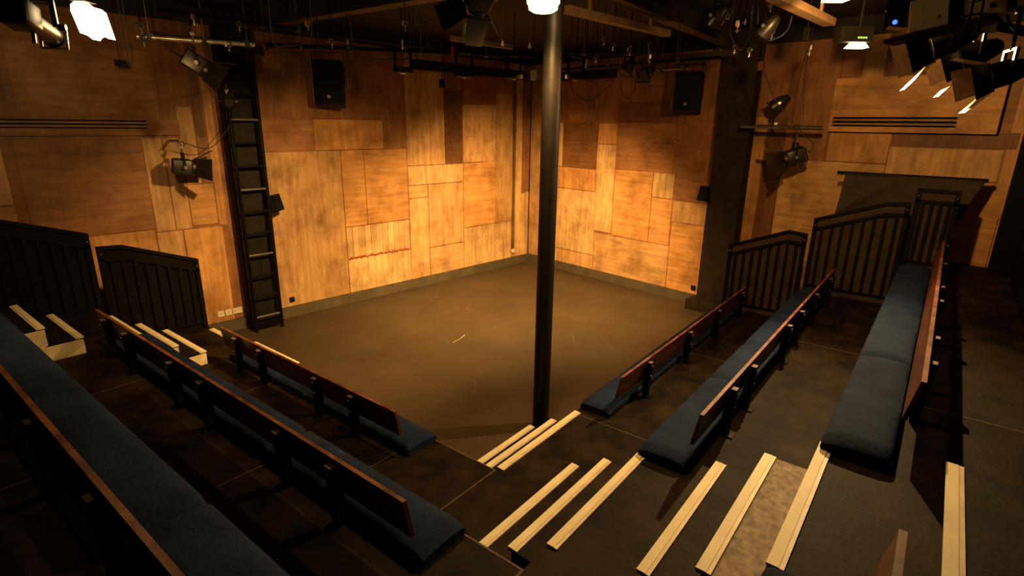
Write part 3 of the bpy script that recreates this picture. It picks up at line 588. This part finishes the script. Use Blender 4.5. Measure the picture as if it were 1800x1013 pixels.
# ------------------------------------------------------------------ lighting rig
def cyl(b, p, q, r, n=14, T=None): b.tube([p, q], r, n, T)
def pipe(p, q, r, m, label, hang=()):
    t = thing('lighting_pipe', label, 'pipe', p); d = Vector(q)-Vector(p)
    b = MB(); cyl(b, (0, 0, 0), tuple(d), r, 14); b.build('tube', m, t, smooth=True)
    for f in hang:
        c_ = d*f; h = MB(); cyl(h, (c_.x, c_.y, c_.z+r*.9), (c_.x, c_.y, ZC-Vector(p).z-.003), .008, 8); h.box((c_.x-.03, c_.y-.03, c_.z-.035), (c_.x+.03, c_.y+.03, c_.z+.04)); h.build('hanger', 'steel', t)
    return t
def lantern(p, aim, size, label, doors=True, body='fresnel', up=.25, lit=False, yoke=True, group='stage lanterns', hang=True, arm=None):  # lit: paler frame and door leaves, lamplight put into their colour
    p = Vector(p); d = (Vector(aim)-p).normalized(); rz = math.atan2(d.y, d.x); pit = math.asin(d.z)
    t = thing('stage_lantern', label, 'stage light', p, rz, group); T = Matrix.Rotation(-pit, 4, 'Y'); s = size
    b = MB()
    if body == 'fresnel':
        b.rbox((-.62*s, -.40*s, -.42*s), (.40*s, .40*s, .42*s), .10*s, T); b.tube([(.38*s, 0, 0), (.52*s, 0, 0)], .46*s, 22, T)
        for k in range(5): b.box((-.5*s+k*.16*s, -.36*s, .42*s), (-.44*s+k*.16*s, .36*s, .46*s), T)
    elif body == 'profile':
        b.rbox((-1.5*s, -.40*s, -.40*s), (-.55*s, .40*s, .40*s), .12*s, T); b.tube([(-.6*s, 0, 0), (-.2*s, 0, 0), (.9*s, 0, 0), (.95*s, 0, 0)], [.36*s, .30*s, .30*s, .36*s], 20, T)
        b.box((-.35*s, -.05*s, -.62*s), (-.25*s, .05*s, -.28*s), T)
    else:
        b.tube([(-.75*s, 0, 0), (-.62*s, 0, 0), (-.1*s, 0, 0), (.5*s, 0, 0)], [.16*s, .28*s, .44*s, .46*s], 22, T)
    bo = b.build('housing', 'door_leaf', t, smooth=True)
    fx = .97*s if body == 'profile' else .54*s
    b = MB(); fr = .36*s if body == 'profile' else .40*s; b.tube([(fx-.02*s, 0, 0), (fx+.01*s, 0, 0)], fr*.92, 20, T); b.build('lens', 'lens', t, smooth=True)
    b = MB(); g = .52*s if body != 'profile' else .40*s
    for a0, a1 in (((-g, -g), (g, -g*.82)), ((-g, g*.82), (g, g)), ((-g, -g), (-g*.82, g)), ((g*.82, -g), (g, g))):
        b.box((fx, a0[0], a0[1]), (fx+.05*s, a1[0], a1[1]), T)
    b.build('gel_frame', 'frame' if lit else 'iron', t, label='gel frame with lamplight put into its bright colour' if lit else None)
    if doors:
        for k, (ang, op) in enumerate(((0, 32), (90, 48), (180, 30), (270, 44))):
            R_ = T @ Matrix.Rotation(math.radians(ang), 4, 'X') @ Matrix.Translation((fx+.05*s, 0, g*.98)) @ Matrix.Rotation(math.radians(-op), 4, 'Y')
            l = MB(); w0, w1, ll = g*.95, g*(1.15 if k % 2 else .7), s*.95
            th = .012*s; vs = [(0, -w0, 0), (0, w0, 0), (ll, w1, 0), (ll, -w1, 0)]
            l.m = 0; l.add([(x, y, th) for x, y, _ in vs]+[(x, y, th*.1) for x, y, _ in vs], [(0, 1, 2, 3), (0, 4, 5, 1), (1, 5, 6, 2), (2, 6, 7, 3), (3, 7, 4, 0)], R_)
            l.m = 1; l.add([(x, y, th*.1) for x, y, _ in vs], [(3, 2, 1, 0)], R_)
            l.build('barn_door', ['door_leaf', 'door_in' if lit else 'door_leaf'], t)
    if yoke:
        b = MB(); yw = .50*s
        sg = 1 if up > 0 else -1; hz = .75*s*sg
        for sd in (-1, 1): b.box((-.05*s, sd*yw-.012, min(0, hz)), (.05*s, sd*yw+.012, max(0, hz)))
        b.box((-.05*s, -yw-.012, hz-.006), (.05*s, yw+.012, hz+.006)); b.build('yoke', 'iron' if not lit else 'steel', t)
        for sd in (-1, 1):
            k = MB(); k.tube([(0, sd*(yw+.012), 0), (0, sd*(yw+.045), 0)], .10*s, 10); k.build('tilt_knob', 'steel', t)
        b = MB(); zt = up
        b.tube([(0, 0, hz), (0, 0, zt-.03*sg)], .009, 8)
        arc = [(.034*math.cos(a), 0, zt+.034*math.sin(a)) for a in [math.radians(-120+k*30) for k in range(10)]]
        b.tube(arc, .008, 6); b.box((-.018, -.014, min(zt-.05*sg, zt-.02*sg)), (.018, .014, max(zt-.05*sg, zt-.02*sg))); b.build('hook_clamp', 'steel', t)
        if hang:
            b = MB(); b.tube([(0, 0, zt+.03), (0, 0, ZC-p.z-.003)], .010, 7); b.build('drop_rod', 'iron', t)
        if arm:
            e_ = Vector(arm)-p; e_ = Matrix.Rotation(-rz, 3, 'Z') @ e_; b = MB(); b.tube([(0, 0, zt+.034), (e_.x, e_.y, e_.z)], .014, 8); b.build('wall_arm', 'steel', t)
    return t
def cable(pts, label, r=.006, m='cable', name='cable', up=False):
    P_ = [Vector(p) for p in pts]; out = []
    if up: P_ = [Vector((P_[0].x, P_[0].y, ZC-.004))] + P_ + [Vector((P_[-1].x, P_[-1].y, ZC-.004))]
    for i in range(len(P_)-1):
        p0 = P_[max(i-1, 0)]; p1 = P_[i]; p2 = P_[i+1]; p3 = P_[min(i+2, len(P_)-1)]
        for k in range(6):
            t = k/6; out.append(.5*((2*p1)+(-p0+p2)*t+(2*p0-5*p1+4*p2-p3)*t*t+(-p0+3*p1-3*p2+p3)*t**3))
    out.append(P_[-1]); o0 = out[0]; b = MB(); b.tube([q-o0 for q in out], r, 6)
    return tag(b.build(name, m, loc=o0, smooth=True), label, 'cable')
def clamp(p, label, m='steel', s=1.):
    t = thing('pipe_clamp', label, 'clamp', p, random.uniform(-1, 1), 'loose rigging clamps')
    b = MB(); arc = [(.032*s*math.cos(a), 0, .032*s*math.sin(a)) for a in [math.radians(-90+k*30) for k in range(13)]]; b.tube(arc, .011*s, 7); b.box((-.045*s, -.014*s, -.03*s), (-.02*s, .014*s, .03*s)); b.build('hook', m, t)
    b = MB(); b.tube([(.0, 0, -.03*s), (0, 0, -.10*s)], .008*s, 7); b.tube([(0, -.028*s, -.075*s), (0, .028*s, -.075*s)], .006*s, 6); b.build('bolt', 'chrome', t)
    b = MB(); b.tube([(0, 0, .03*s), (0, 0, ZC-p.z-.003)], .005, 6); b.build('drop_rod', 'iron', t); return t

# flood over the left bank
f = thing('flood_lamp', 'blazing flood lamp with ragged shade over the left bank', 'lamp', P_A)
b = MB(); n_ = 18
top = [(-.085, .05), (-.08, .085), (-.055, .10), (-.015, .10), (.02, .075), (.055, .07), (.078, .05)]
bot = [(.105, -.095), (.065, -.075), (.03, -.083), (.012, -.10), (-.012, -.08), (-.04, -.07), (-.055, -.065)]
ax = RGT.copy(); ax.z = 0; ax.normalize(); rzA = math.atan2(ax.y, ax.x)
f.rotation_euler = (0, 0, rzA)
poly = [(x, z) for x, z in top+bot]
nn = len(poly)
b.add([(x, -.03, z) for x, z in poly]+[(x, .03, z) for x, z in poly], [tuple(range(nn)), tuple(range(nn, 2*nn))[::-1]]+[(i, nn+i, nn+(i+1) % nn, (i+1) % nn) for i in range(nn)])
b.build('lit_diffuser', 'glow', f, label='glowing ragged diffuser')
b = MB(); b.box((-.07, -.05, .101), (.02, .05, .115)); cyl(b, (0, 0, .115), (0, 0, ZC-P_A.z-.003), .010, 8); b.build('hanger', 'iron', f)
# round bulkhead lamp at the column
f = thing('bulkhead_lamp', 'round ribbed glass lamp glowing at the head of the column', 'lamp', P_C)
b = MB(); b.tube([(0, 0, .12), (0, 0, .026), (0, 0, .014), (0, 0, -.007), (0, 0, -.021), (0, 0, -.047), (0, 0, -.064), (0, 0, -.073)], [.10, .10, .115, .115, .104, .101, .07, .02], 30); b.build('glass', 'glow', f, smooth=True)
b = MB(); cyl(b, (0, 0, .12), (0, 0, .17), .12, 24); cyl(b, (0, 0, .17), (0, 0, ZC-P_C.z-.003), .012, 8); b.build('base', 'iron', f, smooth=True)
# orange flood
f = thing('flood_lamp', 'orange glowing flood lamp near the ceiling on the right', 'lamp', P_R, rzA)
b = MB(); b.prism([(-.09, 0), (.05, 0), (.10, .035), (.11, .12), (-.07, .12)], -.06, .06, Matrix.Rotation(math.pi/2, 4, 'X') @ Matrix.Translation((0, 0, 0))); b.build('lit_glass', 'glow_o', f)
b = MB(); b.box((-.08, -.065, .122), (.12, .065, .15)); b.box((-.056, -.068, .0), (-.048, -.062, .122)); cyl(b, (0, 0, .15), (0, 0, ZC-P_R.z-.003), .01, 8); b.build('housing', 'iron', f)
# small house flood with leds
f = thing('house_flood', 'bright downward flood with green indicator lights near the right ceiling', 'lamp', P_E, rzA)
b = MB(); b.add([(-.085, -.05, -.012), (.085, -.05, -.012), (.085, .05, -.012), (-.085, .05, -.012), (-.05, -.035, .032), (.055, -.035, .032), (.055, .035, .032), (-.05, .035, .032)],
                [(0, 3, 2, 1), (4, 5, 6, 7), (0, 1, 5, 4), (1, 2, 6, 5), (2, 3, 7, 6), (3, 0, 4, 7)]); b.build('lit_glass', 'glow_e', f)
b = MB(); b.box((-.19, -.06, .034), (.10, .06, .16)); cyl(b, (0, 0, .16), (0, 0, ZC-P_E.z-.003), .012, 8); b.build('housing', 'black', f)
for k in range(4):
    b = MB(); b.box((-.035+k*.022, -.064, .06), (-.021+k*.022, -.06, .074)); b.build('indicator', 'led_g', f, label='green indicator light')

# pipes along the walls
def onz(x, y, z):
    d = FWD + RGT*((x-900)/FPX) - UPV*((y-506.5)/FPX); return CAM + d*((z-CAM.z)/d.z)

pipe(onz(240, 64, 3.68), onz(448, 79, 3.68), .024, 'frame', 'scaffold pipe above the ladder, lamplight put into its pale colour', (.1, .55, .93))  # glow of the left flood put into the pipe's pale metal colour
pipe(onz(466, 79, 3.72), onz(942, 99, 3.72), .024, 'iron', 'black scaffold pipe along the top of the left wall', (.12, .3, .55, .8))
pipe(onz(996, 92, 3.78), onz(1152, 93, 3.78), .022, 'iron', 'black scaffold pipe along the top of the right wall', (.2, .7))
pipe(WR(3.0, 3.68, .45), WR(3.75, 3.68, .45), .02, 'steel', 'short bright pipe above the right loudspeaker', (.3, .8))
pipe(WR(4.62, 2.87, .5), WR(5.66, 2.86, .5), .026, 'steel', 'grey boom pipe sticking out beside the wide right pillar')
pipe((-6.9, -.55, 3.86), (-2.2, -.95, 3.86), .022, 'iron', 'black pipe crossing above the stage', (.3, .7))
pipe((-1.1, -1.2, 3.74), (-1.5, -4.2, 3.74), .022, 'iron', 'black pipe over the right side of the stage', (.4, .8))
pipe(at(1830, 60, 2.75), at(1560, 12, 3.2), .024, 'iron', 'black pipe carrying the cluster of lanterns at top right', (.3,))
# lanterns
lantern(WL(6.55, 2.31, .45), WL(5.6, 2.20, .62), .21, 'black lantern with open barn doors on the left wall beside the ladder', up=.26, hang=False, arm=WL(6.55, 2.60, .03))
cable([WL(6.5, 2.58, .42), WL(6.2, 2.52, .35), WL(5.915, 2.8, .31)], 'thin black cable looping from the left wall lantern to the ladder', .005)
lantern(at(345, 112, 5.3), (lambda q: q + RGT*1 + UPV*(-.6) + FWD*(.75))(at(345, 112, 5.3)), .20, 'dim black lantern at the head of the ladder', up=.30, doors=True)
lantern(at(400, 178, 5.6), at(412, 190, 5.4), .10, 'tiny metal lantern clamped to the ladder upright', up=.14, doors=False, hang=False, arm=WL(5.915, 3.25, .30))
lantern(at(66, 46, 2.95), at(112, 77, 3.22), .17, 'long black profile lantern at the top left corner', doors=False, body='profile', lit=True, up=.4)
lantern(P_B, (-4.9, .2, .3), .19, 'large black lantern with broad barn doors hanging over the stage', up=.30)
lantern(WR(5.08, 3.16, .5), WR(5.08, 3.16, .5) + RGT*(-1) + UPV*(-.62) + FWD*.6, .19, 'black can lantern standing above the grey boom pipe', doors=False, body='can', up=-.29, hang=False)
lantern(WR(5.37, 2.49, .5), WR(5.37, 2.49, .5) + RGT*(-1) + UPV*(-.3) + FWD*.35, .235, 'black barn door lantern hanging below the grey boom pipe', up=.37, hang=False)
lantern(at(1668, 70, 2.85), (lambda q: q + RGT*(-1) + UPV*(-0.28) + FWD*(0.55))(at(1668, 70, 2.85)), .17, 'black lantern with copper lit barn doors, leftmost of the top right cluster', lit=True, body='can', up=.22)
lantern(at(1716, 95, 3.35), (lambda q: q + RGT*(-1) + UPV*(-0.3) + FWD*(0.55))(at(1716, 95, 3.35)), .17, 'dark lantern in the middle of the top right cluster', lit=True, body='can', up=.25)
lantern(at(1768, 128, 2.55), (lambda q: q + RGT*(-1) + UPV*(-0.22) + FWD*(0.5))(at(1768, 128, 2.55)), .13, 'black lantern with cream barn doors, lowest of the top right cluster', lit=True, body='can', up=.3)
lantern(at(1105, 118, 6.4), at(1090, 145, 6.4), .15, 'small black lantern on the right rig, left one of a pair', doors=False, body='can', up=.2)
lantern(at(1138, 128, 6.4), at(1120, 140, 6.3), .16, 'small black lantern on the right rig, right one of a pair', doors=False, body='can', up=.3)
lantern(at(1262, 30, 4.6), (lambda q: q + RGT*(-.5) + UPV*(-.7) + FWD*(.8))(at(1262, 30, 4.6)), .15, 'dim black lantern under the beam left of the wide pillar head', doors=False, body='can', up=.2)
lantern(at(1350, 48, 4.8), (lambda q: q + RGT*(-.6) + UPV*(-.7) + FWD*(.8))(at(1350, 48, 4.8)), .15, 'dim black lantern under the beam right of the wide pillar head', doors=False, body='can', up=.2)
def rod(t, x, y, z0, zbase):
    b = MB(); b.tube([(x, y, z0), (x, y, ZC-zbase-.003)], .006, 6); b.build('drop_rod', 'iron', t)
def floodlet(px, py, d, label, ww=.30):
    p = at(px, py, d); t = thing('batten_flood', label, 'stage light', p, RZL, 'small floods under the left pipe'); rod(t, 0, 0, .30, p.z)
    b = MB(); b.rbox((-ww/2, -.06, -.03), (ww/2, .06, .03), .012); b.build('housing', 'black', t)
    b = MB()
    for s in (-1, 1): b.box((s*(ww/2+.006)-.004, -.02, -.02), (s*(ww/2+.006)+.004, .02, .24))
    b.box((-ww/2-.01, -.02, .235), (ww/2+.01, .02, .243)); cyl(b, (0, 0, .243), (0, 0, .33), .01, 8); b.build('yoke', 'iron', t)
    b = MB(); b.rbox((-.02, -.02, -.045), (.035, .02, -.031), .004); b.build('label_plate', 'cream', t); return t
floodlet(709, 123, 6.1, 'flat black flood hanging in a yoke, first from the left loudspeaker', .20)
floodlet(816, 131, 6.7, 'flat black flood under the left pipe, middle of three', .24)
floodlet(903, 134, 7.1, 'flat black flood under the left pipe, nearest the column', .24)
floodlet(1012, 136, 7.0, 'flat black flood at the right of the column head', .30)
def boxlet(px, py, d, sx, sz, m, label, cat='box', name='junction_box', cord=.2):
    p = at(px, py, d); t = thing(name, label, cat, p, RZL)
    b = MB(); b.rbox((-sx/2, -.03, -sz/2), (sx/2, .03, sz/2), .006); b.build('case', m, t)
    b = MB(); b.tube([(0, 0, sz/2), (.01, 0, sz/2+cord*.5), (0, 0, sz/2+cord), (0, 0, ZC-p.z-.003)], .004, 6); b.build('cord', 'cable', t); return t
boxlet(456, 90, 5.6, .07, .09, 'black', 'small black box on the pipe right of the ladder head', cord=.06)
boxlet(777, 147, 6.4, .045, .10, 'black', 'black connector dangling over the left wall', 'plug', 'hanging_plug', .14)
boxlet(938, 132, 6.0, .05, .10, 'cream', 'cream tag hanging just left of the column', 'tag', 'hanging_tag', .15)
boxlet(1418, 60, 5.0, .05, .12, 'iron', 'dark clamp block with wires beside the wide pillar head', 'clamp', 'clamp_block', .2)
boxlet(1338, 116, 6.3, .07, .10, 'mahogany', 'small reddish box on the wall right of the wide pillar', 'box', 'junction_box', .1)
boxlet(52, 48, 6.0, .05, .06, 'black', 'tiny black box high at the left picture edge', cord=.1)
boxlet(212, 111, 5.6, .10, .06, 'black', 'small dark lens box below the blazing flood lamp', cord=.25)
ORD = 'first second third fourth fifth sixth seventh eighth ninth tenth eleventh twelfth thirteenth fourteenth fifteenth sixteenth seventeenth eighteenth nineteenth twentieth twenty-first twenty-second'.split()
for i, (px, py, d, m) in enumerate(sorted(((541, 42, 5.4, 'yellow'), (583, 72, 5.8, 'steel'), (612, 74, 5.9, 'steel'), (707, 75, 5.8, 'yellow'), (712, 40, 5.2, 'steel'), (420, 42, 5.2, 'steel'), (402, 78, 5.3, 'steel'), (340, 30, 4.8, 'steel'), (247, 45, 4.6, 'steel'), (252, 68, 4.8, 'steel'),
        (1282, 20, 4.6, 'steel'), (1297, 42, 4.7, 'cream'), (1311, 28, 4.8, 'iron'), (1292, 82, 5.6, 'steel'), (1318, 88, 5.6, 'steel'), (1358, 55, 4.9, 'steel'), (1424, 84, 5.2, 'steel'), (1062, 68, 5.8, 'steel'), (1078, 78, 5.9, 'steel'), (1048, 100, 6.2, 'steel'), (1142, 100, 6.3, 'steel'), (1030, 108, 6.3, 'steel')))):
    clamp(at(px, py, d), '%s rigging clamp under the ceiling, %s from the picture left' % ({'steel': 'small steel', 'yellow': 'yellowish', 'cream': 'cream', 'iron': 'black'}[m], ORD[i]), m, .72)
for px, py, lab in ((883, 76, 'white ended pull cord over the stage, left of a pair'), (931, 80, 'white ended pull cord over the stage, beside the column')):
    p = at(px, py, 5.2); t = thing('pull_cord', lab, 'cord', p)
    b = MB(); b.tube([(0, 0, .02), (.01, .012, .20), (.018, .02, ZC-p.z-.003)], .003, 6); b.build('string', 'steel', t)
    b = MB(); b.tube([(0, 0, -.025), (0, 0, -.01), (0, 0, .025)], [.014, .016, .006], 10); b.build('toggle', 'socket', t)
p = at(820, 45, 4.6); t = thing('carabiner', 'orange and teal rope clip dangling over the stage', 'clip', p)
b = MB(); b.tube([(0, 0, 0), (.012, 0, .06), (0, .01, ZC-p.z-.003)], .010, 7); b.build('rope', 'orange', t)
b = MB(); b.tube([(.02*math.cos(a), 0, -.03+.04*math.sin(a)) for a in [k*math.pi/8 for k in range(17)]], .006, 6); b.build('hook', 'teal', t)
for px, py, d, lab in ((795, 90, 6.2, 'red tape flag tied to the left pipe'), (838, 18, 4.6, 'small red tape flag up by the ceiling')):
    p = at(px, py, d); b = MB(); b.box((-.012, -.01, -.045), (.012, .01, .045)); b.box((-.03, -.008, .0), (.03, .008, .016)); b.tube([(0, 0, .045), (0, 0, ZC-p.z-.003)], .003, 5); tag(b.build('tape_flag', 'red', loc=p), lab, 'tape')
t = thing('pelmet_batten', 'dark horizontal trough below the left pipe beside the column', 'batten', WL(0, 0), RZL)
b = MB(); b.box((.55, .30, 3.66), (3.1, .36, 3.80)); b.build('trough', 'black', t)
b = MB(); b.box((.55, .28, 3.655), (3.1, .30, 3.67)); b.build('lip', 'iron', t)
t = thing('pelmet_batten', 'dark horizontal trough below the pipe right of the column', 'batten', WR(0, 0), RZR)
b = MB(); b.box((-2.3, .30, 3.62), (-.8, .36, 3.76)); b.build('trough', 'black', t)
# control unit with legends at top right
p = at(1690, 22, 2.62); t = thing('dimmer_pack', 'cream control unit with black legends at the top right', 'control unit', p, rzA-.93)
T = Matrix.Rotation(math.radians(-8), 4, 'Y')
b = MB(); b.rbox((-.20, -.05, -.05), (.18, .05, .10), .006, T); b.build('case', 'cream', t)
b = MB(); b.box((-.035, -.056, -.055), (.02, .055, .105), T); b.build('strap', 'iron', t)
b = MB()
for k in range(3): b.box((.045+k*.016, -.0525, .045), (.055+k*.016, -.0503, .06), T)
b.box((.045, -.0525, .02), (.09, -.0503, .026), T); b.box((.12, -.0525, .05), (.138, -.0503, .066), T); b.box((.12, -.0525, -.02), (.138, -.0503, 0), T); b.box((-.075, -.0525, -.01), (-.070, -.0503, .005), T); b.build('legend', 'black', t)
b = MB(); b.box((-.30, -.07, -.075), (.14, .07, -.056), T); b.build('tray', 'band', t)
p = at(1573, 39, 3.0); t = thing('signal_light', 'tiny blue indicator light under the ceiling at top right', 'indicator', p)
b = MB(); b.tube([(-.004, 0, 0), (.004, 0, 0)], .012, 10); b.build('lens', 'led_b', t); b = MB(); b.box((.002, -.05, -.03), (.08, .05, .12)); b.build('case', 'black', t)
# cables
cable([at(1418, 90, 6.0), at(1402, 150, 6.0), at(1396, 190, 6.0), at(1390, 222, 6.0)], 'wire dropping from ceiling clamps to the grey boom pipe, left strand', .005)
cable([at(1421, 90, 6.0), at(1413, 150, 6.0), at(1412, 190, 6.0), at(1412, 222, 6.0)], 'wire dropping from ceiling clamps to the grey boom pipe, right strand', .005)
cable([at(1343, 125, 6.2), at(1360, 170, 6.1), at(1385, 205, 6.05), at(1400, 220, 6.0)], 'black cable slanting behind the can lantern to the boom pipe', .005)
cable([WR(5.37, 2.87, .5), at(1410, 235, 5.9), at(1428, 252, 5.9), at(1424, 268, 5.9), at(1412, 258, 5.9), at(1418, 285, 5.9), at(1405, 300, 5.9), at(1402, 285, 5.9)], 'coiled black cable hanging beside the lower boom lantern', .005)
cable([at(1002, 140, 6.6), at(1015, 168, 6.6), at(1035, 177, 6.6), at(1060, 160, 6.6), at(1078, 132, 6.6)], 'drooping black cable loop right of the column', .005, up=True)
cable([at(1040, 135, 6.6), at(1055, 146, 6.6), at(1075, 138, 6.6), at(1085, 125, 6.6)], 'short cable loop under the trough right of the column', .005, up=True)
cable([at(1092, 120, 6.5), at(1093, 160, 6.5), at(1102, 174, 6.5), at(1112, 162, 6.5), at(1118, 140, 6.5)], 'narrow hanging cable loop below the small lantern pair', .005, up=True)
cable([at(1130, 140, 6.4), at(1148, 152, 6.4), at(1178, 155, 6.3), at(1180, 200, 6.3)], 'black cable running to the right loudspeaker', .005, up=True)
cable([at(468, 82, 5.7), at(500, 92, 5.7), at(540, 92, 5.8), at(560, 86, 5.8)], 'slack black cable left of the left loudspeaker', .006, up=True)
cable([at(612, 100, 6.3), at(622, 115, 6.3), at(618, 135, 6.35), at(612, 150, 6.4)], 'black cable looped beside the left loudspeaker', .005, up=True)
cable([at(275, 68, 4.9), at(300, 88, 5.0), at(320, 100, 5.2), at(335, 105, 5.3)], 'black cable from the pale pipe to the ladder head lantern', .007)
cable([at(225, 62, 4.6), at(232, 85, 4.6), at(226, 108, 4.6)], 'thin cable hanging beside the blazing flood lamp', .005, up=True)
for i, (a, q, e) in enumerate((((1712, -5), (1700, 40), (1660, 90)), ((1730, -5), (1720, 45), (1708, 60)), ((1760, -5), (1775, 40), (1790, 60)), ((1690, 30), (1715, 25), (1760, 18)))):
    cable([at(*a, 2.5), at(*q, 2.52), at(*e, 2.6)], 'thick black cable in the top right lantern cluster, %s' % ('nearest the cream control unit', 'crossing the cream control unit', 'at the picture corner', 'looped across the cream control unit')[i], .006)

cable([at(620, 84, 5.9), at(650, 102, 5.9), at(690, 104, 6.0), at(720, 92, 6.0)], 'slack black cable under the left pipe right of the left loudspeaker', .006, up=True)
cable([at(730, 95, 6.1), at(770, 118, 6.1), at(800, 112, 6.2), at(830, 98, 6.2)], 'slack black cable sagging below the trough left of the column', .005, up=True)
cable([at(1290, 20, 4.8), at(1284, 60, 5.0), at(1302, 88, 5.2), at(1318, 60, 5.0), at(1322, 20, 4.8)], 'black cable looped under the head of the wide right pillar', .006, up=True)
cable([at(1332, 30, 4.8), at(1340, 70, 4.9), at(1375, 62, 4.9), at(1392, 30, 4.8)], 'black cable looped by the dim lantern right of the pillar head', .006, up=True)
cable([at(480, 70, 5.2), at(505, 80, 5.3), at(530, 76, 5.4), at(548, 60, 5.4)], 'thin pale cable on the pipe right of the ladder head', .005, 'grey', up=True)
